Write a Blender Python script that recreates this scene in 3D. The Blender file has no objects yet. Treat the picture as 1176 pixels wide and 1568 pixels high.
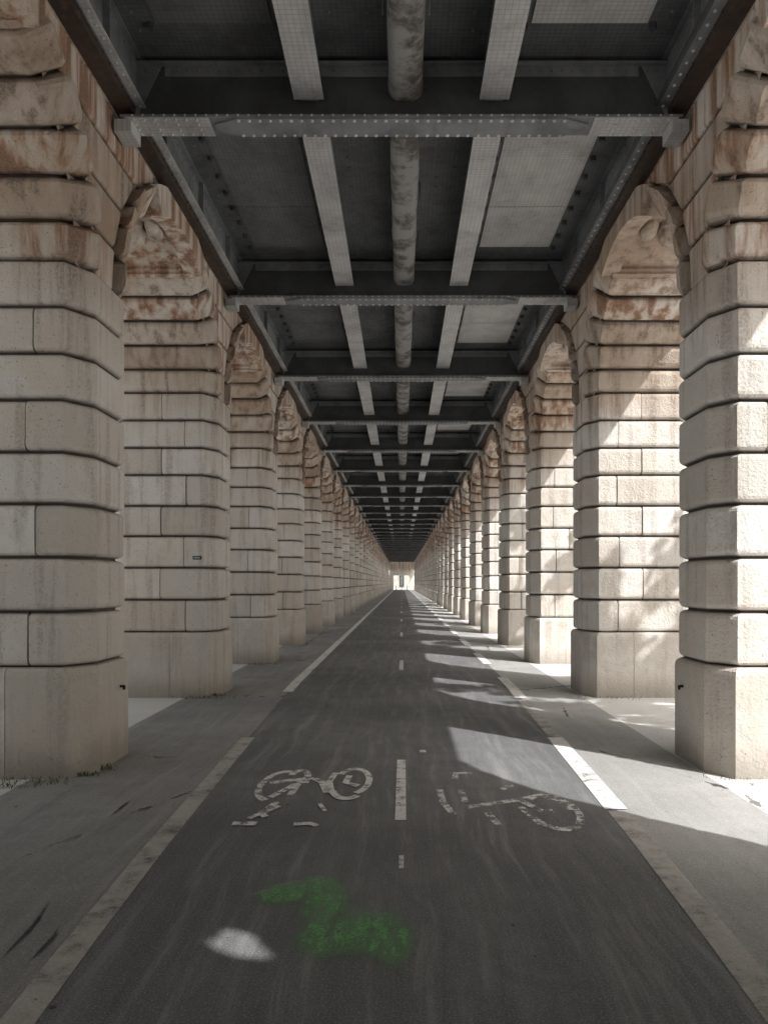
import bpy, math, random
from mathutils import Vector
random.seed(7)
S=4.43; YC=6.845; YG=7.15; ZS=4.25; X0=2.58; X1=4.08; R=1.65; EZ=.90
KMIN,KMAX=-3,34
scene=bpy.context.scene

# ------------------------------------------------------------------ helpers
class MB:
    def __init__(s): s.v=[];s.f=[];s.m=[];s.b=[];s.g=[];s.cur=0;s.blk=0.5
    def add(s,verts,faces,grv=None,m=None,blk=None):
        o=len(s.v); s.v+=[tuple(v) for v in verts]
        s.g+= list(grv) if grv else [0.0]*len(verts)
        for f in faces:
            s.f.append(tuple(i+o for i in f)); s.m.append(s.cur if m is None else m); s.b.append(s.blk if blk is None else blk)
    def box(s,x0,x1,y0,y1,z0,z1,m=None,blk=None):
        v=[(x0,y0,z0),(x1,y0,z0),(x1,y1,z0),(x0,y1,z0),(x0,y0,z1),(x1,y0,z1),(x1,y1,z1),(x0,y1,z1)]
        s.add(v,[(0,3,2,1),(4,5,6,7),(0,1,5,4),(1,2,6,5),(2,3,7,6),(3,0,4,7)],m=m,blk=blk)
    def loft(s,rings,grv=None,cap0=False,cap1=False,closed=True,m=None,blk=None,flip=False):
        n=len(rings[0]); v=[p for r in rings for p in r]
        g=None
        if grv: g=[grv[i] for i in range(len(rings)) for _ in range(n)]
        F=[]
        for i in range(len(rings)-1):
            for j in range(n if closed else n-1):
                k=(j+1)%n
                q=(i*n+j,i*n+k,(i+1)*n+k,(i+1)*n+j)
                F.append(q[::-1] if flip else q)
        if cap0: F.append(tuple(range(n))[::-1])
        if cap1: F.append(tuple((len(rings)-1)*n+j for j in range(n)))
        s.add(v,F,g,m,blk)
    def tube(s,p0,p1,r0,r1,n=8,m=None,cap=True):
        p0=Vector(p0);p1=Vector(p1);d=(p1-p0).normalized()
        a=d.orthogonal().normalized();b=d.cross(a)
        rs=[]
        for p,r in((p0,r0),(p1,r1)):
            rs.append([tuple(p+a*r*math.cos(2*math.pi*i/n)+b*r*math.sin(2*math.pi*i/n)) for i in range(n)])
        s.loft(rs,cap0=cap,cap1=cap,m=m)
    def rivet(s,p,nrm,r=.018,h=.013,m=None):
        p=Vector(p);d=Vector(nrm).normalized();a=d.orthogonal().normalized();b=d.cross(a)
        v=[];n=6
        for rr,hh in((r,0),(r*.7,h*.8)):
            for i in range(n): v.append(tuple(p+a*rr*math.cos(2*math.pi*i/n)+b*rr*math.sin(2*math.pi*i/n)+d*hh))
        v.append(tuple(p+d*h))
        F=[(j,(j+1)%n,n+(j+1)%n,n+j) for j in range(n)]+[(n+j,n+(j+1)%n,2*n) for j in range(n)]
        s.add(v,F,m=m)
    def mesh(s,name,mats,smooth=False):
        me=bpy.data.meshes.new(name); me.from_pydata(s.v,[],s.f); me.update()
        for mt in mats: me.materials.append(mt)
        me.polygons.foreach_set("material_index",s.m)
        a=me.attributes.new("blk",'FLOAT','FACE'); a.data.foreach_set("value",s.b)
        a=me.attributes.new("grv",'FLOAT','POINT'); a.data.foreach_set("value",s.g)
        if smooth: me.polygons.foreach_set("use_smooth",[True]*len(s.f))
        me.update(); return me
def obj(name,me,loc=(0,0,0),rz=0,parent=None):
    o=bpy.data.objects.new(name,me); o.location=loc; o.rotation_euler=(0,0,rz)
    scene.collection.objects.link(o)
    if parent: o.parent=parent
    return o

# ------------------------------------------------------------------ node helpers
class NT:
    def __init__(s,name):
        s.mat=bpy.data.materials.new(name); s.mat.use_nodes=True
        s.t=s.mat.node_tree; s.n=s.t.nodes; s.l=s.t.links
        s.bsdf=s.n['Principled BSDF']; s.out=s.n['Material Output']
        s.pos=s.n.new('ShaderNodeNewGeometry').outputs['Position']
    def _in(s,sock,v):
        if isinstance(v,(int,float)): sock.default_value=v
        elif isinstance(v,(tuple,list)): sock.default_value=(tuple(v)+(1,))[:len(sock.default_value)]
        else: s.l.new(v,sock)
    def math(s,op,a,b=0,c=None,clamp=False):
        n=s.n.new('ShaderNodeMath'); n.operation=op; n.use_clamp=clamp
        s._in(n.inputs[0],a); s._in(n.inputs[1],b)
        if c is not None: s._in(n.inputs[2],c)
        return n.outputs[0]
    def vm(s,op,a,b):
        n=s.n.new('ShaderNodeVectorMath'); n.operation=op; s._in(n.inputs[0],a); s._in(n.inputs[1],b)
        return n.outputs['Value'] if op=='LENGTH' else n.outputs[0]
    def scl(s,vec,v): return s.vm('MULTIPLY',vec,v)
    def noise(s,scale,detail=4,rough=.55,vec=None,dist=0):
        n=s.n.new('ShaderNodeTexNoise'); n.inputs['Scale'].default_value=scale; n.inputs['Detail'].default_value=min(detail,4)
        n.inputs['Roughness'].default_value=rough; n.inputs['Distortion'].default_value=dist
        s._in(n.inputs['Vector'],vec if vec is not None else s.pos); return n.outputs['Fac']
    def vor(s,scale,feature='F1',vec=None,out='Distance'):
        n=s.n.new('ShaderNodeTexVoronoi'); n.feature=feature; n.inputs['Scale'].default_value=scale
        s._in(n.inputs['Vector'],vec if vec is not None else s.pos); return n.outputs[out]
    def mr(s,v,a,b,c=0,d=1):
        n=s.n.new('ShaderNodeMapRange'); n.interpolation_type='SMOOTHSTEP'
        s._in(n.inputs[0],v)
        for i,x in enumerate((a,b,c,d)): n.inputs[i+1].default_value=x
        return n.outputs[0]
    def mix(s,f,a,b,blend='MIX'):
        n=s.n.new('ShaderNodeMix'); n.data_type='RGBA'; n.blend_type=blend
        s._in(n.inputs[0],f); s._in(n.inputs[6],a); s._in(n.inputs[7],b); return n.outputs[2]
    def attr(s,name):
        n=s.n.new('ShaderNodeAttribute'); n.attribute_name=name; return n.outputs['Fac']
    def xyz(s,v=None):
        n=s.n.new('ShaderNodeSeparateXYZ'); s._in(n.inputs[0],v if v is not None else s.pos); return n.outputs
    def bump(s,h,strength=.5,dist=.01,prev=None):
        n=s.n.new('ShaderNodeBump'); n.inputs['Strength'].default_value=strength; n.inputs['Distance'].default_value=dist
        s._in(n.inputs['Height'],h)
        if prev is not None: s.l.new(prev,n.inputs['Normal'])
        return n.outputs[0]
    def fin(s,col,rough=.8,normal=None,metal=0,spec=.3):
        s._in(s.bsdf.inputs['Base Color'],col); s._in(s.bsdf.inputs['Roughness'],rough)
        s.bsdf.inputs['Metallic'].default_value=metal
        s.bsdf.inputs['Specular IOR Level'].default_value=spec
        if normal is not None: s.l.new(normal,s.bsdf.inputs['Normal'])
        return s.mat
    def alpha(s,a): s._in(s.bsdf.inputs['Alpha'],a)

def m_stone():
    t=NT('limestone')
    oi=t.n.new('ShaderNodeObjectInfo').outputs['Random']
    blk=t.math('FRACT',t.math('ADD',t.attr('blk'),t.math('MULTIPLY',oi,5.3)))
    z=t.xyz()[2]
    big=t.noise(.9,3); mid=t.noise(5,4,.68); fine=t.noise(38,2,.7)
    streak=t.noise(1,4,.6,t.scl(t.pos,(7,7,.55)))
    c=t.mix(blk,(.64,.605,.565),(.88,.87,.85))
    c=t.mix(t.math('MULTIPLY',t.mr(mid,.38,.75),.7),c,(.73,.67,.60)) 
    c=t.mix(t.math('MULTIPLY',t.mr(big,.42,.7),.4),c,(.67,.575,.485))
    # warm brown wash on the upper courses, a few more strongly rusted blocks
    hz=t.mr(z,3.5,4.8,.05,1.0)
    wash=t.math('MULTIPLY',hz,t.mr(t.math('ADD',t.math('MULTIPLY',big,.5),t.math('MULTIPLY',streak,.5)),.34,.60,.35,.92))
    c=t.mix(wash,c,t.mix(blk,(.37,.26,.185),(.54,.445,.36)))
    rb=t.math('MULTIPLY',t.mr(blk,.56,.74),t.mr(streak,.40,.62))
    rb=t.math('MULTIPLY',rb,hz)
    c=t.mix(t.math('MULTIPLY',rb,.82),c,(.37,.18,.092))
    gr=t.math('MULTIPLY',t.mr(streak,.50,.64),t.mr(fine,.25,.65))
    c=t.mix(t.math('MULTIPLY',gr,t.math('ADD',.34,t.math('MULTIPLY',hz,.4))),c,(.17,.145,.125))
    c=t.mix(t.math('MULTIPLY',t.mr(z,.93,.88),t.mr(mid,.3,.6,.12,.4)),c,(.52,.475,.42))
    c=t.mix(t.math('MULTIPLY',t.mr(t.math('ADD',z,t.math('MULTIPLY',mid,.5)),.25,.65,1,0),.5),c,(.27,.24,.20))
    pit=t.mr(t.noise(60,2,.6),.64,.72)
    pit2=t.math('MULTIPLY',t.mr(t.vor(20),.13,.07),t.mr(mid,.5,.58))
    pits=t.math('MAXIMUM',pit,pit2)
    c=t.mix(t.math('MULTIPLY',pits,.65),c,(.20,.17,.14))
    c=t.mix(t.math('MULTIPLY',t.attr('grv'),.9),c,(.07,.055,.045))
    h=t.math('SUBTRACT',t.math('ADD',mid,t.math('MULTIPLY',fine,.45)),t.math('MULTIPLY',pit2,.9))
    n=t.bump(h,.8,.024)
    return t.fin(c,.9,n,spec=.15)

def m_steel(name,base,dark,grid=False,rust=.25,rough=.55):
    t=NT(name)
    a=t.noise(1.7,4,.65); b=t.noise(14,3,.6); s=t.noise(1,3,.6,t.scl(t.pos,(9,1.2,3)))
    c=t.mix(t.mr(a,.35,.7),base,dark)
    c=t.mix(t.math('MULTIPLY',t.mr(s,.5,.75),.5),c,dark)
    c=t.mix(t.math('MULTIPLY',t.mr(t.math('MULTIPLY',b,a),.3,.42),rust),c,(.14,.085,.055))
    h=t.math('MULTIPLY',b,.5); 
    if grid:
        x=t.xyz()
        gx=t.math('PINGPONG',x[0],.025); gy=t.math('PINGPONG',x[1],.025)
        g=t.math('MAXIMUM',t.mr(gx,.006,.001),t.mr(gy,.006,.001))
        c=t.mix(t.math('MULTIPLY',g,.6),c,tuple(q*.7 for q in dark))
    return t.fin(c,t.mr(b,.3,.7,rough-.1,rough+.15),t.bump(h,.35,.004),spec=.4)

def m_asphalt(name,c0,c1,agg,streaks=True,crack=.6,sk=1.0):
    t=NT(name)
    big=t.noise(.45,3,.6); mid=t.noise(3.5,4,.68); f=t.noise(110,2,.7)
    c=t.mix(t.mr(big,.35,.68),c0,c1)
    c=t.mix(t.math('MULTIPLY',t.mr(mid,.45,.72),.5),c,c0)
    if streaks:
        w=t.noise(.6,1)
        comb=t.n.new('ShaderNodeCombineXYZ'); t._in(comb.inputs[0],t.math('MULTIPLY',w,.25))
        v=t.vm('ADD',t.pos,comb.outputs[0])
        st=t.noise(1,4,.72,t.scl(v,(9,.5,1)))
        c=t.mix(t.math('MULTIPLY',t.mr(st,.47,.76),.45*sk),c,agg)
        c=t.mix(t.math('MULTIPLY',t.mr(st,.46,.28),.45*sk),c,tuple(x*.60 for x in c0))
    c=t.mix(t.math('MULTIPLY',t.mr(f,.50,.72),.6),c,agg)
    c=t.mix(t.math('MULTIPLY',t.mr(f,.42,.30),.5),c,tuple(x*.45 for x in c0))
    if crack>.1:
        cr=t.vor(.42,'DISTANCE_TO_EDGE',t.scl(t.pos,(1,.55,1)))
        crm=t.math('MULTIPLY',t.mr(t.math('ADD',cr,t.math('MULTIPLY',t.math('SUBTRACT',mid,.5),.10)),.006,.001),t.mr(big,.48,.54))
        c=t.mix(t.math('MULTIPLY',crm,crack),c,(.03,.03,.03))
    gm=t.math('MULTIPLY',t.mr(t.vor(2.6),.045,.03),t.mr(big,.46,.52))
    c=t.mix(t.math('MULTIPLY',gm,.7),c,(.025,.025,.025))
    h=t.math('ADD',f,t.math('MULTIPLY',mid,.6))
    return t.fin(c,t.mr(mid,.3,.7,.75,.92),t.bump(h,.6,.006),spec=.25)

def m_paint(name,col,wear=.5,edge=.06,scale=9,amax=1):
    t=NT(name)
    n1=t.noise(scale,4,.7); n2=t.noise(70,2,.7); n3=t.noise(1.2,2)
    v=t.math('ADD',t.math('ADD',t.math('MULTIPLY',n1,.5),t.math('MULTIPLY',n2,.35)),t.math('MULTIPLY',n3,.15))
    a=t.mr(v,wear-edge,wear+edge,0,amax)
    c=t.mix(t.mr(n2,.3,.7),col,tuple(x*.72 for x in col))
    t.alpha(a)
    return t.fin(c,.7)

def m_plain(name,c0,c1=None,rough=.7,scale=5,bump=.2):
    t=NT(name); c1=c1 or tuple(x*.7 for x in c0)
    n=t.noise(scale,3,.65)
    return t.fin(t.mix(t.mr(n,.35,.65),c0,c1),rough,t.bump(n,bump,.01))

STONE=m_stone()
ST_MID=m_steel('grey_painted_steel',(.25,.26,.27),(.135,.143,.15))
ST_LIGHT=m_steel('pale_painted_steel',(.58,.58,.58),(.38,.385,.39),grid=True)
ST_CEIL=m_steel('ceiling_steel',(.165,.173,.18),(.095,.10,.106),grid=True)
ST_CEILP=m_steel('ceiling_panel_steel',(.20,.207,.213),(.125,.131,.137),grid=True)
ST_PLATE=m_steel('lit_plate_steel',(.64,.64,.63),(.46,.46,.46),grid=True)  # right-hand plates: light bounced off the ground painted in as pale colour
ST_DARK=m_steel('dark_web_steel',(.085,.09,.095),(.05,.053,.056))
ST_BROWN=m_steel('rust_brown_steel',(.08,.055,.043),(.04,.03,.026),rust=.6)
ST_RIV=m_steel('worn_rivet_steel',(.66,.66,.65),(.45,.45,.45))
t=NT('stained_duct')
a=t.noise(1,4,.7,t.scl(t.pos,(3,3,2))); b=t.noise(9,3)
DUCT=t.fin(t.mix(t.mr(a,.42,.62),(.30,.30,.295),t.mix(b,(.06,.05,.042),(.15,.135,.12))),.8,t.bump(b,.4,.01))

# ------------------------------------------------------------------ stone pillar + half arches
CX,CY=.16,.25
def ring(x0,x1,hy,z,cl,cr,t,tj):
    a=x0+(t if cl else tj); b=x1-(t if cr else tj); y=hy-t
    p=[]
    p+= [(a,-y+CY,z),(a+CX,-y,z)] if cl else [(a,-y,z)]
    p+= [(b-CX,-y,z),(b,-y+CY,z)] if cr else [(b,-y,z)]
    p+= [(b,y-CY,z),(b-CX,y,z)] if cr else [(b,y,z)]
    p+= [(a+CX,y,z),(a,y-CY,z)] if cl else [(a,y,z)]
    return p
def prof(z0,z1,g=.05,rr=.055):
    L=[(z0,g,1),(z0+.008,g,1),(z0+.012,g*.66,.65),(z0+.012+rr*.22,g*.30,.12),(z0+.012+rr*.55,g*.08,0),(z0+.012+rr,0,0)]
    return L+[(z1-(z-z0),t,q) for z,t,q in L[::-1]]
def pillar(seed):
    rnd=random.Random(seed)
    m=MB()
    def jit(rings,a,az=0):
        out=[]
        n=len(rings[0])
        off=[(rnd.uniform(-a,a),rnd.uniform(-a,a)) for _ in range(n)]
        for r in rings:
            out.append([(x+ox+rnd.uniform(-a,a)*.5,y+oy+rnd.uniform(-a,a)*.5,z) for (x,y,z),(ox,oy) in zip(r,off)])
        return out
    hyp=.595
    P=[(-.05,0,.2),(.30,0,0),(.84,0,0),(.872,.006,0),(.895,.022,0),(.905,.05,.4)]
    for a,b,cl,cr in((X0-.03,3.22,1,0),(3.22,X1+.03,0,1)):
        m.blk=rnd.random()
        m.loft([ring(a,b,hyp,z,cl,cr,t,.003) for z,t,g in P],[g for _,_,g in P],cap1=True)
    m.loft([ring(X0,X1,hyp,z,1,1,.075,0) for z in(-.04,.88)],[1,1],blk=.2)
    hy=.565
    zs=[.905,1.36,1.807,2.247,2.67,3.1,3.48,3.865,4.25]
    for i in range(8):
        xj=(3.02,3.38)[i%2]+rnd.uniform(-.05,.05)
        if seed%3==0 and i in(3,): xj=3.3
        for a,b,cl,cr in((X0,xj,1,0),(xj,X1,0,1)):
            m.blk=rnd.random(); j=rnd.uniform(-.004,.010)
            pr=prof(zs[i],zs[i+1],.06,.05)
            m.loft(jit([ring(a,b,hy-j,z,cl,cr,t,.007+t*.12) for z,t,g in pr],.003),[g for _,_,g in pr])
    core=[ring(X0,X1,hy,z,1,1,.075,0) for z in(.8,4.3)]
    m.loft(core,[1,1],cap0=True,cap1=True,blk=.2)
    ZT=6.02; RT=.30
    NV=5; DA=12.0
    for sd in(1,-1):
        cyc=sd*S/2
        def pt(x,r,th): return (x,cyc-sd*r*math.cos(th),min(ZS+EZ*r*math.sin(th),ZT))
        def sec(th,t,x0,x1,Ri,Ro,ch=True):
            cx,cy=(CX,CY) if ch else (.02,.02)
            L=[(x0+.17,Ro),(x0+t,Ro),(x0+t,Ri+t+cy),(x0+t+cx,Ri+t),(x1-t-cx,Ri+t),(x1-t,Ri+t+cy),(x1-t,Ro),(x1-.17,Ro)]
            return [pt(x,r,th) for x,r in L]
        for k in range(NV):
            a0=k*DA*R*math.pi/180; a1=(k+1)*DA*R*math.pi/180
            pr=prof(a0,a1,.09,.08)
            m.blk=rnd.random(); j=rnd.uniform(-.025,.008)
            rings=[sec(u/R,t,X0-.02,X1+.02,R+j,R+RT-t*.4+(.03 if k%2 else 0)) for u,t,g in pr]
            m.loft(jit(rings,.009),[g for _,_,g in pr],closed=False,flip=(sd<0))
        m.blk=rnd.random()
        for (ta,tb,off) in((60.2,62.2,-.035),(62.2,63.6,.01)):
            rr=[sec(math.radians(x),0,X0+.1,X1-.1,R+off,R+RT,False) for x in(ta,tb)]
            m.loft(rr,closed=False,flip=(sd<0)); 
            for r_,fl in((rr[0],sd>0),(rr[1],sd<0)):
                m.add(r_,[tuple(range(8)) if fl else tuple(range(8))[::-1]])
        m.blk=rnd.random()
        m.loft([sec(math.radians(x),0,X0+.02,X1-.02,R+.07,R+RT,False) for x in(60,64,69,74,79,84.5,90)],closed=False,flip=(sd<0))
        for xa,xb in((X0-.02,X0+.2),(X1-.2,X1+.02)):
            rr=[[pt(xa,R+RT+.02,th),pt(xa,R-.01,th),pt(xb,R-.01,th),pt(xb,R+RT+.02,th)] for th in [math.radians(q) for q in(60.1,65,70,75,80,85,90)]]
            m.loft(rr,cap0=True,closed=True,flip=(sd<0))
        for xx in(X0+.13,X1-.13):
            v=[(xx,0,ZS),(xx,0,ZT)];F=[]
            for x in range(0,91,10):
                th=math.radians(x); r=R+.12
                y=cyc-sd*r*math.cos(th)
                v+= [(xx,y,min(ZS+EZ*r*math.sin(th),ZT-.02)),(xx,y,ZT)]
            for i in range(len(v)//2-1): F.append((2*i,2*i+2,2*i+3,2*i+1))
            m.add(v,F,blk=.3)
    z=ZS
    while z<ZT-.1:
        z1=min(z+.44,ZT)
        m.blk=rnd.random()
        rings=[];g=[]
        for zz,t,gg in prof(z,z1,.04,.05):
            q=(zz-ZS)/EZ
            hw=S/2-math.sqrt(max(.01,(R+RT+.05)**2-q*q))-.012
            hw=min(hw,S/2-.05)
            a=X0+.07+t;b=X1-.07-t
            rings.append([(a,-hw,zz),(b,-hw,zz),(b,hw,zz),(a,hw,zz)]);g.append(gg)
        m.loft(rings,g)
        z=z1
    m.box(X0+.05,X1-.05,-S/2,S/2,5.93,ZT+.001,blk=.3)
    m.blk=.55
    cx=(X0+X1)/2
    Q=[(5.99,.34,.30),(5.88,.34,.29),(5.86,.30,.26),(5.80,.30,.25),(5.74,.25,.21),(5.70,.17,.15),(5.68,.10,.10),(5.64,.09,.09),(5.61,.04,.04)]
    rings=[]
    for zz,a,b in Q:
        rings.append([(cx+a*math.cos(w)*(1.15 if abs(math.cos(w))<.8 else 1),S/2+b*math.sin(w)*1.1,zz-.15) for w in [math.pi/8+i*math.pi/4 for i in range(8)]])
    m.loft(rings[::-1],cap0=True)
    for dx in(-.42,.42):
        m.loft([[ (cx+dx+a*math.cos(w),S/2+a*2*math.sin(w),zz-.15) for w in [i*math.pi/4 for i in range(8)]] for zz,a in((5.80,.03),(5.84,.08),(5.9,.1),(5.98,.1))],cap0=True)
    return m.mesh('stone_pillar_mesh_%d'%seed,[STONE])
PM=[pillar(i) for i in range(5)]
for k in range(KMIN,KMAX+1):
    y=YC+k*S
    if k>=-1: obj('stone_pillar',PM[(k+3)%5],(0,y,0),0)
    obj('stone_pillar',PM[(k*3+1)%5],(0,y,0),math.pi)
# unseen masonry added behind the viewpoint to block the sun; notch passes the spot
m=MB()
m.box(X0,X1,-16,-.9,-.05,6.0,blk=.4); m.box(X0,X1,-.899,.19,-.05,4.8,blk=.6); m.box(3.6,X1-.002,-.898,.19,4.801,6.0,blk=.3)
m.box(2.75,3.9,.191,.45,-.05,4.8,blk=.5); m.box(3.6,3.9,.191,.45,4.801,6.0,blk=.5); m.box(2.75,3.9,.451,1.95,-.05,6.0,blk=.4)
obj('sun_blocker_masonry',m.mesh('sun_blocker_masonry',[STONE]))

# ------------------------------------------------------------------ steel viaduct deck
deck=bpy.data.objects.new('metro_viaduct_deck',None); scene.collection.objects.link(deck)
MATS=[ST_MID,ST_LIGHT,ST_CEIL,ST_PLATE,ST_DARK,ST_BROWN,DUCT,ST_RIV,ST_CEILP]
def edge(detail,slot=False):
    e=MB()
    for sx in(-1,1):
        def bx(a,b,*r,m): 
            p,q=sorted((sx*a,sx*b)); e.box(p,q,*r,m=m)
        bx(2.45,2.465,0,S,6.0,6.45,m=0)
        bx(2.37,2.45,0,S,6.0,6.015,m=1 if sx<0 else 0)
        bx(2.40,2.45,0,S,6.435,6.4505,m=0)
        bx(2.47,2.63,0,S,5.93,6.06,m=5)
        bx(2.53,2.70,0,S,6.061,6.45,m=5)
        if slot and sx>0:
            # opening added to cast a sun spot; the plate's hole shapes the beam
            a,b=.42,1.36; xa,xb=3.03,3.97
            for y0,y1,x0,x1 in((0,a,2.71,4.02),(b,S,2.71,4.02),(a,b,2.71,xa),(a,b,xb,4.02)): bx(x0,x1,y0,y1,6.024,6.45,m=4)
            for y0,y1,x0,x1 in((0,a,2.53,4.7),(b,S,2.53,4.7),(a,b,2.53,xa),(a,b,xb,4.7)): bx(x0,x1,y0,y1,6.451,6.95,m=4)
            cx,cy=3.20,1.18; N=16; inn=[];out=[]
            for i in range(N):
                w=2*math.pi*i/N; ir=1+.16*math.sin(3*w+1)+.09*math.sin(5*w)
                u,v_=.165*math.cos(w)*ir,.085*math.sin(w)*ir
                inn.append((cx+(u+v_)*.707,cy+(-u+v_)*.707,6.05))
            for x,y,z in inn:
                dx,dy=x-cx,y-cy; out.append((cx+dx*0+math.copysign(1.0,dx)*(.9 if abs(dx)>=abs(dy) else .9*abs(dx)/max(abs(dy),1e-4)),cy+math.copysign(1.0,dy)*(.9 if abs(dy)>=abs(dx) else .9*abs(dy)/max(abs(dx),1e-4)),6.05))
            e.add(inn+out,[(i,(i+1)%N,N+(i+1)%N,N+i) for i in range(N)],m=5)
        else:
            bx(2.71,4.02,0,S,6.024,6.45,m=4)
            bx(2.53,4.70,0,S,6.451,6.95,m=4)
        if detail:
            for i in range(30):
                y=.1+i*S/30
                e.rivet((sx*2.45,y,6.06),(-sx,0,0),.016,m=7)
                e.rivet((sx*2.45,y,6.39),(-sx,0,0),.016,m=0)
                e.rivet((sx*2.41,y,6.0),(0,0,-1),.016,m=7)
                e.rivet((sx*2.47,y,5.99),(-sx,0,0),.016,m=5)
            for i in range(3):
                y=.7+i*1.45
                e.box(sx*2.42-.03,sx*2.42+.03,y-.01,y+.01,6.015,6.43,m=0)
    e.tube((2.40,0,6.05),(2.40,S,6.05),.05,.05,12,m=4,cap=False)
    return e.mesh('edge_beam_mesh',MATS)
def bay(detail):
    g=MB()
    g.box(-2.56,2.56,-.012,.012,5.86,6.45,m=4)
    g.box(-2.56,2.56,-.15,.15,5.842,5.862,m=0)
    g.box(-2.56,2.56,-.095,.095,5.863,5.885,m=0)
    v=[(-1.72,-.05),(-1.5,-.14),(1.5,-.14),(1.72,-.05),(1.72,.05),(1.5,.14),(-1.5,.14),(-1.72,.05)]
    g.loft([[(x,y,5.822) for x,y in v],[(x,y,5.8415) for x,y in v]],cap0=True,cap1=True,m=0)
    for sx in(-1,1):
        a,b=sorted((sx*1.76,sx*2.52)); g.box(a,b,-.146,.146,5.832,5.8415,m=1)
        a,b=sorted((sx*2.465,sx*2.62)); g.box(a,b,-.13,.13,5.72,5.8315,m=1)
        g.loft([[(sx*2.46,y,5.89),(sx*2.46,y,6.43),(sx*2.20,y,6.43)] for y in(-.024,-.013)],cap0=True,cap1=True,m=0)
    g.box(-2.5,2.5,-.075,-.0125,6.385,6.40,m=0); g.box(-2.5,2.5,-.075,-.0125,5.886,5.90,m=0)
    g.box(-2.19,2.19,-.026,-.0125,6.29,6.384,m=0)
    if detail:
        n=52
        for i in range(n):
            x=-2.45+4.9*i/(n-1)
            zb=5.822 if abs(x)<1.5 else 5.832
            if abs(x)<1.5 or abs(x)>1.78:
                for yy in(-.115,.115): g.rivet((x,yy,zb),(0,0,-1),m=7)
            if abs(x)>1.8 and i%2==0:
                for yy in(-.04,.04): g.rivet((x,yy,zb),(0,0,-1),m=7)
            g.rivet((x,-.027,6.34),(0,-1,0),m=0)
            g.rivet((x,-.15,5.853),(0,-1,0),.010,.01,m=7)
    G=g.mesh('cross_girder_mesh',MATS)
    s=MB()
    for sx in(-.85,.85):
        s.box(sx-.135,sx+.135,.09,S-.09,6.03,6.052,m=1)
        s.box(sx-.01,sx+.01,.02,S-.03,6.0525,6.45,m=0)
        for d in(-1,1):
            a,b=sorted((sx+d*.011,sx+d*.085)); s.box(a,b,.03,S-.03,6.053,6.066,m=0); s.box(a,b,.03,S-.03,6.43,6.445,m=0)
        if detail:
            for i in range(22):
                y=.2+i*(S-.4)/21
                s.rivet((sx-.011,y,6.10),(-1,0,0),.014,m=7); s.rivet((sx+.011,y,6.10),(1,0,0),.014,m=7)
    STR=s.mesh('stringers_mesh',MATS)
    c=MB()
    c.box(-2.52,2.52,.0,S,6.452,6.50,m=2)
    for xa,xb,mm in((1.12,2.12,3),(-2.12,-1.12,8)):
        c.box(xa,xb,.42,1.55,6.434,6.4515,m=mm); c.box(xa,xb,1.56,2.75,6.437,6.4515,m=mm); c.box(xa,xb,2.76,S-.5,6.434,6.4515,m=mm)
    if detail:
        for i in range(10):
            y=.45+i*.39
            for x in(1.06,2.18,-1.06,-2.18): 
                c.tube((x,y,6.452),(x,y,6.40),.034,.03,6,m=4)
        for sx in(-2.3,-.62,-.3,.42,.62,2.3):
            for i in range(18): c.rivet((sx,.3+i*.22,6.452),(0,0,-1),.015,m=0)
    CE=c.mesh('ceiling_mesh',MATS)
    d=MB()
    rings=[];N=20
    ys=[.03+i*(S-.06)/24 for i in range(25)]
    for i,y in enumerate(ys):
        rr=.155+(.008 if i%8==0 else 0)
        L=[]
        for j in range(N):
            w=2*math.pi*j/N; cw,sw=math.cos(w),math.sin(w)
            L.append((.035+rr*math.copysign(abs(cw)**.6,cw),y,6.215+rr*math.copysign(abs(sw)**.75,sw)))
        rings.append(L)
    d.loft(rings,m=6)
    for y in(.9,2.2,3.5):
        d.box(-.16,-.145,y-.02,y+.02,6.2,6.45,m=0);d.box(.215,.23,y-.02,y+.02,6.2,6.45,m=0)
    DU=d.mesh('duct_mesh',MATS,smooth=True)
    return [('cross_girder',G),('stringer_pair',STR),('ceiling_plates',CE),('edge_beams',edge(detail)),('service_duct',DU)]
B1=bay(True);B0=bay(False);ESL=edge(False,True)
for k in range(KMIN,KMAX+1):
    for nm,me in (B1 if -2<k<14 else B0):
        if nm=='edge_beams' and k==-2: me=ESL
        obj(nm,me,(0,YG+k*S,0),0,deck)
YEND=YG+(KMAX+1)*S

# ------------------------------------------------------------------ ground, cycle path, paving
PAVE=m_asphalt('pale_paving',(.66,.65,.635),(.76,.75,.735),(.82,.81,.80),streaks=False,crack=.7)
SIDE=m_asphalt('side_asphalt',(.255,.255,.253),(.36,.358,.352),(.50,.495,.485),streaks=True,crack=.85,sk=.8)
SIDER=m_asphalt('sunlit_asphalt',(.34,.34,.335),(.47,.467,.46),(.62,.615,.605),streaks=True,crack=.85,sk=.6)  # paler copy of the side asphalt: sunlight painted into the right strip
LANE=m_asphalt('lane_asphalt',(.145,.147,.151),(.205,.207,.210),(.42,.42,.415),streaks=True,crack=.12,sk=1.0)
def sheet(name,mat,quads,z,parent=None):
    m=MB()
    for q in quads: m.add([(x,y,z) for x,y in q],[tuple(range(len(q)))])
    return obj(name,m.mesh(name,[mat]),parent=parent)
m=MB(); m.add([(-900,-300,0),(900,-300,0),(900,1500,0),(-900,1500,0)],[(0,1,2,3)])
obj('ground',m.mesh('ground',[PAVE]))
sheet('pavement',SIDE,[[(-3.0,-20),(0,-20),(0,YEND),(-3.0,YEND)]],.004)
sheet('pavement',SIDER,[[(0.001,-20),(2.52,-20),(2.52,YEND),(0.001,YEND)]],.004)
LN=[(-20,1.33),(1.5,1.33),(2.9,1.38),(3.7,1.45),(5.6,1.51),(7.4,1.56),(12,1.68),(YEND+20,1.70)]
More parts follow.
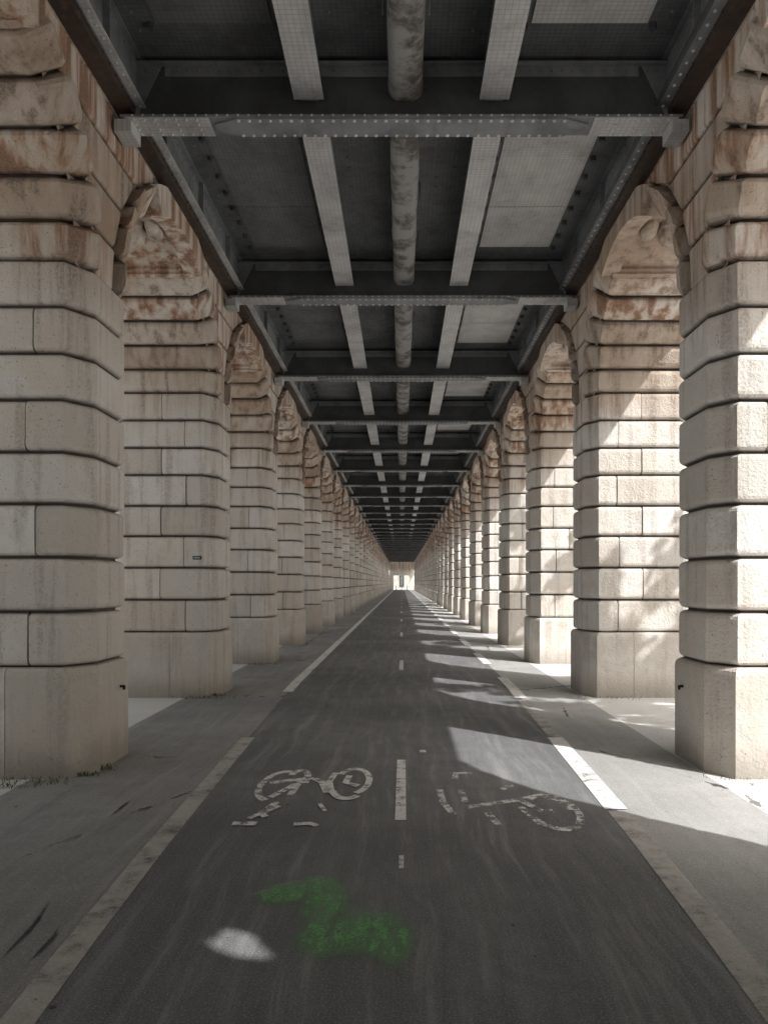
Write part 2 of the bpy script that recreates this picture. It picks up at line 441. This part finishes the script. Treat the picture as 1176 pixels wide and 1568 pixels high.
def lat(y):
    for (a,b),(c,d) in zip(LN,LN[1:]):
        if y<=c: return b+(d-b)*(y-a)/(c-a)
    return LN[-1][1]
q=[]
for (a,b),(c,d) in zip(LN,LN[1:]): q.append([(-b,a),(b,a),(d,c),(-d,c)])
sheet('cycle_path',LANE,q,.008)
ROAD=m_asphalt('road_asphalt',(.30,.30,.30),(.38,.38,.38),(.45,.45,.45),streaks=False,crack=.2)
for sx in(-1,1):
    a,b=sorted((sx*9.0,sx*15.0)); sheet('road',ROAD,[[(a,-60),(b,-60),(b,YEND),(a,YEND)]],.004)
    m=MB(); a,b=sorted((sx*8.75,sx*9.0)); m.box(a,b,-60,YEND,-.02,.13)
    obj('kerb',m.mesh('kerb',[m_plain('kerb_stone',(.44,.43,.41))]))
# markings
mark=bpy.data.objects.new('lane_markings',None); scene.collection.objects.link(mark)
P_WORN=m_paint('worn_line_paint',(.64,.615,.58),.42,.13,5,.85)
P_WHITE=m_paint('white_line_paint',(.90,.89,.87),.42,.05)
P_SYM=m_paint('symbol_paint',(.90,.90,.88),.46,.035,13)
def line(sx,ya,yb,w,mat,name):
    q=[];y=ya
    while y<yb-1e-4:
        y2=min(yb,y+1.2 if y<20 else y+6)
        a,b=lat(y)*sx,lat(y2)*sx
        q.append([(a-w/2,y),(a+w/2,y),(b+w/2,y2),(b-w/2,y2)]); y=y2
    sheet(name,mat,q,.012,mark)
line(-1,-5,7.9,.135,P_WORN,'left_edge_line_worn')
line(-1,11.2,YEND,.15,P_WHITE,'left_edge_line')
line(1,-5,5.35,.14,P_WORN,'right_edge_line_worn')
line(1,5.4,7.9,.16,P_WHITE,'right_edge_line')
y=10.6
line(1,7.95,10.4,.13,P_WORN,'right_edge_line_faded')
while y<YEND-4:
    line(1,y,y+2.3,.16,P_WHITE,'right_edge_dash'); y+=4.4
y=5.15;q=[]
while y<YEND:
    q.append([(-.045,y),(.03,y),(.035,y+1.75),(-.04,y+1.75)]); y+=8.8
P_DASH=m_paint('dash_paint',(.90,.89,.87),.445,.04,11)
sheet('centre_dashes',P_DASH,q,.012,mark)
sheet('centre_dash_remnant',P_DASH,[[(-.015,4.28),(.012,4.28),(.012,4.48),(-.015,4.48)],[(.17,7.2),(.23,7.2),(.23,7.3),(.17,7.3)]],.012,mark)
def strokes(name,ox,oy,w,l,paths,mat,th=.04):
    m=MB()
    for i,p in enumerate(paths):
        t_=th
        if isinstance(p,dict): t_=p['t'];p=p['p']
        P=[(ox+u*w,oy+v*l) for u,v in p]
        L=[];Rr=[]
        for j,(x,y) in enumerate(P):
            a=P[max(0,j-1)];b=P[min(len(P)-1,j+1)]
            dx,dy=b[0]-a[0],b[1]-a[1]; n=math.hypot(dx,dy) or 1
            nx,ny=-dy/n,dx/n
            L.append((x+nx*t_/2,y+ny*t_*.8,.012+.0004*i)); Rr.append((x-nx*t_/2,y-ny*t_*.8,.012+.0004*i))
        n=len(P)
        m.add(L+Rr,[(j,n+j,n+j+1,j+1) for j in range(n-1)])
    return obj(name,m.mesh(name,[mat]),parent=mark)
def arc(cx,cy,rx,ry,a0,a1,n=14):
    return [(cx+rx*math.cos(math.radians(a0+(a1-a0)*i/n)),cy+ry*math.sin(math.radians(a0+(a1-a0)*i/n))) for i in range(n+1)]
left=[arc(.20,.66,.17,.27,60,255),arc(.33,.76,.09,.19,-20,150),[(.10,.70),(.30,.76),(.48,.78)],[(.18,.44),(.30,.62),(.42,.82)],
 [(.34,.48),(.36,.68)],[(.48,.78),(.56,.72),(.64,.53),(.70,.55)],[(.66,.9),(.63,.72),(.68,.52)],
 arc(.84,.74,.15,.24,-70,150),arc(.82,.62,.14,.20,200,310),[(.80,.84),(.78,.70),(.90,.64)],
 {'p':[(.26,.36),(.19,.20),(.24,.14)],'t':.05},{'p':[(.02,.05),(.20,.05)],'t':.05},{'p':[(.12,.12),(.3,.3)],'t':.04},
 {'p':[(.48,.04),(.60,.05),(.66,.02)],'t':.04},{'p':[(.62,.33),(.68,.22)],'t':.03}]
strokes('bicycle_symbol',-1.13,4.98,.88,1.6,left,P_SYM,.054)
P_SYM2=m_paint('faded_symbol_paint',(.86,.86,.84),.495,.04,14)
right=[[(.17,.82),(.19,.93),(.33,.93)],[(.02,.62),(.03,.42),(.09,.24)],[(.19,.62),(.20,.42)],[(.34,.26),(.38,.1)],[(.20,.34),(.42,.40),(.62,.45),(.80,.52)],
 arc(.82,.28,.18,.24,-150,140,18),[(.60,.34),(.68,.10)],[(.84,.50),(.97,.30)],[(.52,.62),(.63,.70)],[(.62,.44),(.74,.28),(.82,.28)]]
strokes('bicycle_symbol_faded',.27,4.88,.95,1.65,right,P_SYM2,.052)
# green spray paint: flat sprayed blobs with soft over-spray edges
t=NT('green_spray_paint')
n1=t.noise(11,4,.65); n2=t.noise(60,2,.7)
st=t.noise(1,2,.6,t.scl(t.pos,(24,5,1)))
cov=None
for cx,cy,rx,ry in((-.60,3.90,.17,.18),(-.44,4.00,.20,.16),(-.38,3.78,.16,.26),(-.32,3.44,.20,.26),(-.14,3.48,.22,.30),(-.04,3.40,.12,.30)):
    d=t.vm('LENGTH',t.vm('MULTIPLY',t.vm('SUBTRACT',t.pos,(cx,cy,.012)),(1/rx,1/ry,0)),(0,0,0))
    v=t.mr(d,1.25,.25)
    cov=v if cov is None else t.math('MAXIMUM',cov,v)
a=t.mr(t.math('ADD',cov,t.math('MULTIPLY',t.math('SUBTRACT',n1,.5),1.5)),.15,.95)
a=t.math('MULTIPLY',a,t.mr(st,.3,.65,.5,1)); a=t.math('MULTIPLY',a,t.mr(n2,.3,.65,.5,1))
a=t.math('MULTIPLY',a,t.mr(cov,0,.3))
t.alpha(t.math('MULTIPLY',a,.85)); GREEN=t.fin((.22,.47,.21),.85)
sheet('spray_paint_patch',GREEN,[[(-.9,2.9),(.3,2.9),(.3,4.35),(-.9,4.35)]],.02)
def soft(name,pts,mat,z):
    m=MB()
    n=len(pts); cx=sum(p[0] for p in pts)/n; cy=sum(p[1] for p in pts)/n
    inner=[(cx+(x-cx)*.6,cy+(y-cy)*.6,z) for x,y in pts]; outer=[(x,y,z) for x,y in pts]
    m.add(inner+outer,[tuple(range(n))]+[(i,n+i,n+(i+1)%n,(i+1)%n) for i in range(n)],grv=[1]*n+[0]*n)
    return obj(name,m.mesh(name,[mat]))
t=NT('oil_stain'); n1=t.noise(14,4); g=t.attr('grv')
t.alpha(t.mr(t.math('ADD',g,t.math('MULTIPLY',t.math('SUBTRACT',n1,.5),1.6)),.3,1.1,0,.8)); OIL=t.fin((.04,.04,.04),.6)
soft('oil_stain',[(-1.68,3.5),(-1.70,3.65),(-1.755,3.9),(-1.765,3.88),(-1.72,3.6),(-1.70,3.3),(-1.68,3.1)],OIL,.009)
soft('oil_stain',[(-1.54,3.36),(-1.55,3.5),(-1.59,3.62),(-1.575,3.48),(-1.57,3.3),(-1.56,3.15)],OIL,.0095)
soft('oil_stain',[(-1.98,5.1),(-1.96,5.5),(-1.98,5.7),(-2.0,5.5)],OIL,.0095)
soft('oil_stain',[(-1.9,3.2),(-1.86,3.35),(-1.84,3.3),(-1.87,3.1)],OIL,.0092)

# ------------------------------------------------------------------ small things
GRASS=m_plain('grass_blades',(.13,.18,.07),(.08,.11,.04))
def tuft(loc,n,w,h,seed):
    r=random.Random(seed); m=MB()
    for i in range(n):
        x=r.gauss(0,w);y=r.gauss(0,w*.35);a=r.uniform(0,6.28);hh=h*r.uniform(.4,1);l=r.uniform(.2,.9)*hh
        dx,dy=math.cos(a),math.sin(a);b=.003
        m.add([(x-dy*b,y+dx*b,0),(x+dy*b,y-dx*b,0),(x+dx*l*.4+dy*b*.7,y+dy*l*.4-dx*b*.7,hh*.7),(x+dx*l,y+dy*l,hh)],[(0,1,2),(0,2,3)])
    obj('grass_tuft',m.mesh('grass_tuft',[GRASS]),loc)
for i,(x,y,n,w,h) in enumerate([(-2.95,6.14,90,.18,.05),(-3.05,6.0,70,.10,.035),(-2.56,6.55,60,.06,.07),(-2.6,6.35,40,.05,.05),(-2.8,10.6,80,.2,.05),(-2.6,10.8,60,.06,.06),(2.7,6.25,40,.1,.03),(2.9,10.6,60,.2,.04),(-2.8,15,60,.2,.05)]):
    tuft((x,y,.004),n,w,h,i)
LIT=m_plain('dry_debris',(.30,.26,.18),(.10,.08,.05),scale=40)
m=MB();r=random.Random(5)
for i in range(220):
    x=r.choice((-1,1))*abs(r.gauss(2.3,.5)) if r.random()<.6 else r.uniform(-1.4,1.4); y=r.uniform(2.6,16);s_=r.uniform(.003,.009);z=.016
    m.add([(x-s_,y,z),(x,y-s_*.7,z+.002),(x+s_,y,z),(x,y+s_*.8,z+.006)],[(0,1,2,3)])
obj('dry_leaf_litter',m.mesh('dry_leaf_litter',[LIT]))
m=MB(); m.box(-2.90,-2.78,10.698,10.704,1.92,1.97); m.box(-2.885,-2.80,10.694,10.697,1.935,1.955,m=1)
obj('wall_sticker',m.mesh('wall_sticker',[m_plain('sticker_dark',(.03,.05,.06)),m_plain('sticker_print',(.5,.6,.62))]))
HK=m_plain('black_iron',(.02,.02,.02))
for sx in(-1,1):
    m=MB(); m.tube((sx*2.56,6.98,.66),(sx*2.51,6.98,.66),.012,.012); m.tube((sx*2.515,6.98,.665),(sx*2.515,6.98,.63),.014,.012)
    obj('iron_hook',m.mesh('iron_hook',[HK]))

# ------------------------------------------------------------------ trees on the sunny side
BARK=m_plain('bark',(.12,.10,.08),(.06,.05,.04),scale=12,bump=.8)
t=NT('leaves'); LEAF=t.fin(t.mix(t.attr('blk'),(.05,.10,.025),(.12,.16,.05)),.6)
def tree(seed):
    r=random.Random(seed); m=MB()
    m.tube((0,0,-.05),(.1,0,3.2),.24,.18,10,m=0); m.tube((.1,0,3.2),(.05,.1,7.5),.18,.10,10,m=0)
    tips=[]
    for i in range(12):
        a=i*2.4+r.uniform(-.3,.3); z=r.uniform(4.5,8.2); l=r.uniform(1.4,2.6)
        p=Vector((.08,.05,z)); q=p+Vector((math.cos(a)*l*.6,math.sin(a)*l*.6,l*.45)); e=q+Vector((math.cos(a)*l*.5,math.sin(a)*l*.5,l*.5))
        m.tube(p,q,.075,.045,6,m=0); m.tube(q,e,.045,.02,6,m=0)
        tips+= [q,e]
        for _ in range(2):
            f=q+Vector((r.uniform(-1,1),r.uniform(-1,1),r.uniform(.1,1.2))); m.tube(q,f,.03,.012,5,m=0); tips.append(f)
    for c in tips:
        rad=r.uniform(.25,.42)
        for _ in range(int(230*rad)+30):
            p=c+Vector((r.gauss(0,rad*.42),r.gauss(0,rad*.42),r.gauss(0,rad*.38)))
            s_=r.uniform(.09,.15); a=Vector((r.uniform(-1,1),r.uniform(-1,1),r.uniform(-.6,.6))).normalized(); b=a.orthogonal().normalized()
            m.add([p-a*s_,p+b*s_*.6,p+a*s_,p-b*s_*.6],[(0,1,2,3)],m=1,blk=r.random())
    return m.mesh('tree_mesh_%d'%seed,[BARK,LEAF])
TM=[tree(1),tree(2)]
for i in range(9):
    obj('tree',TM[i%2],(8.9+.3*math.sin(i*3),4.9+8.86*i-8.86+.4*math.cos(i*5),.0),i*1.3)

# ------------------------------------------------------------------ far end
FAC=m_plain('pale_facade',(.50,.48,.44),(.38,.36,.33),scale=2); GL=m_plain('window_glass',(.05,.06,.07),(.09,.1,.11),.2)
ROOF=m_plain('zinc_roof',(.22,.24,.26)); 
por=MB(); por.box(-2.5,2.5,YEND+.3,YEND+1.3,3.1,6.4,blk=.4)
for sx in(-1,1):
    a,b=sorted((sx*1.7,sx*4.2)); por.box(a,b,YEND+.302,YEND+1.302,-.05,3.099,blk=.6)
obj('stone_portal',por.mesh('stone_portal',[STONE]))
bld=bpy.data.objects.new('stone_building',None); scene.collection.objects.link(bld)
YB=YEND+45
m=MB(); m.box(-22,22,YB,YB+14,-.1,17); 
for z in(4.2,7.6,11,14.2): m.box(-22.2,22.2,YB-.25,YB-.002,z,z+.3)
obj('walls',m.mesh('walls',[FAC]),parent=bld)
m=MB(); m.add([(-22.3,YB-.3,17.01),(22.3,YB-.3,17.01),(22.3,YB+14.3,17.01),(-22.3,YB+14.3,17.01),(-20,YB+2,20.5),(20,YB+2,20.5),(20,YB+12,20.5),(-20,YB+12,20.5)],[(0,1,5,4),(1,2,6,5),(2,3,7,6),(3,0,4,7),(4,5,6,7)])
obj('roof',m.mesh('roof',[ROOF]),parent=bld)
m=MB()
for i in range(15):
    x=-21+i*3
    for z0,z1 in((.4,3.6),(5,7.2),(8.3,10.5),(11.6,13.8),(14.7,16.4)):
        m.box(x-.65,x+.65,YB-.04,YB-.003,z0,z1,m=0)
        m.box(x-.03,x+.03,YB-.07,YB-.041,z0,z1,m=1); m.box(x-.8,x-.652,YB-.1,YB-.004,z0,z1,m=1);m.box(x+.652,x+.8,YB-.1,YB-.004,z0,z1,m=1)
obj('windows',m.mesh('windows',[GL,FAC]),parent=bld)
for x in(-1.2,0,1.2):
    m=MB(); m.tube((0,0,0),(0,0,.9),.07,.06,10); m.tube((0,0,.9),(0,0,1.0),.08,.03,10)
    obj('bollard',m.mesh('bollard',[HK]),(x,YEND+4,0))

# ------------------------------------------------------------------ light, sky, camera
EL=math.radians(47.5); AZ=math.radians(135)
sd=Vector((math.sin(AZ)*math.cos(EL),math.cos(AZ)*math.cos(EL),math.sin(EL)))
sun=bpy.data.lights.new('sun','SUN'); sun.energy=5; sun.angle=math.radians(.5); sun.color=(1,.985,.96)
so=bpy.data.objects.new('sun',sun); so.rotation_euler=sd.to_track_quat('Z','Y').to_euler(); so.location=sd*60; scene.collection.objects.link(so)
w=bpy.data.worlds.new("World"); scene.world=w; w.use_nodes=True
n=w.node_tree.nodes;l=w.node_tree.links
sky=n.new('ShaderNodeTexSky'); sky.sky_type='NISHITA'; sky.sun_disc=False; sky.sun_elevation=EL; sky.sun_rotation=AZ
sky.dust_density=10; sky.air_density=3.0; sky.ozone_density=1
hs=n.new('ShaderNodeHueSaturation'); hs.inputs['Saturation'].default_value=.3
l.new(sky.outputs[0],hs.inputs['Color']); l.new(hs.outputs[0],n['Background'].inputs[0]); n['Background'].inputs[1].default_value=.15
cam=bpy.data.cameras.new('camera'); cam.sensor_fit='VERTICAL'; cam.sensor_height=36; cam.lens=27.05
cam.shift_y=.0689; cam.shift_x=-.0172; cam.clip_end=3000; cam.clip_start=.05
co=bpy.data.objects.new('camera',cam); co.location=(0,0,1.6); co.rotation_euler=(math.radians(90),0,0); scene.collection.objects.link(co)
scene.camera=co
scene.view_settings.view_transform='Standard'; scene.view_settings.look='None'; scene.view_settings.exposure=0
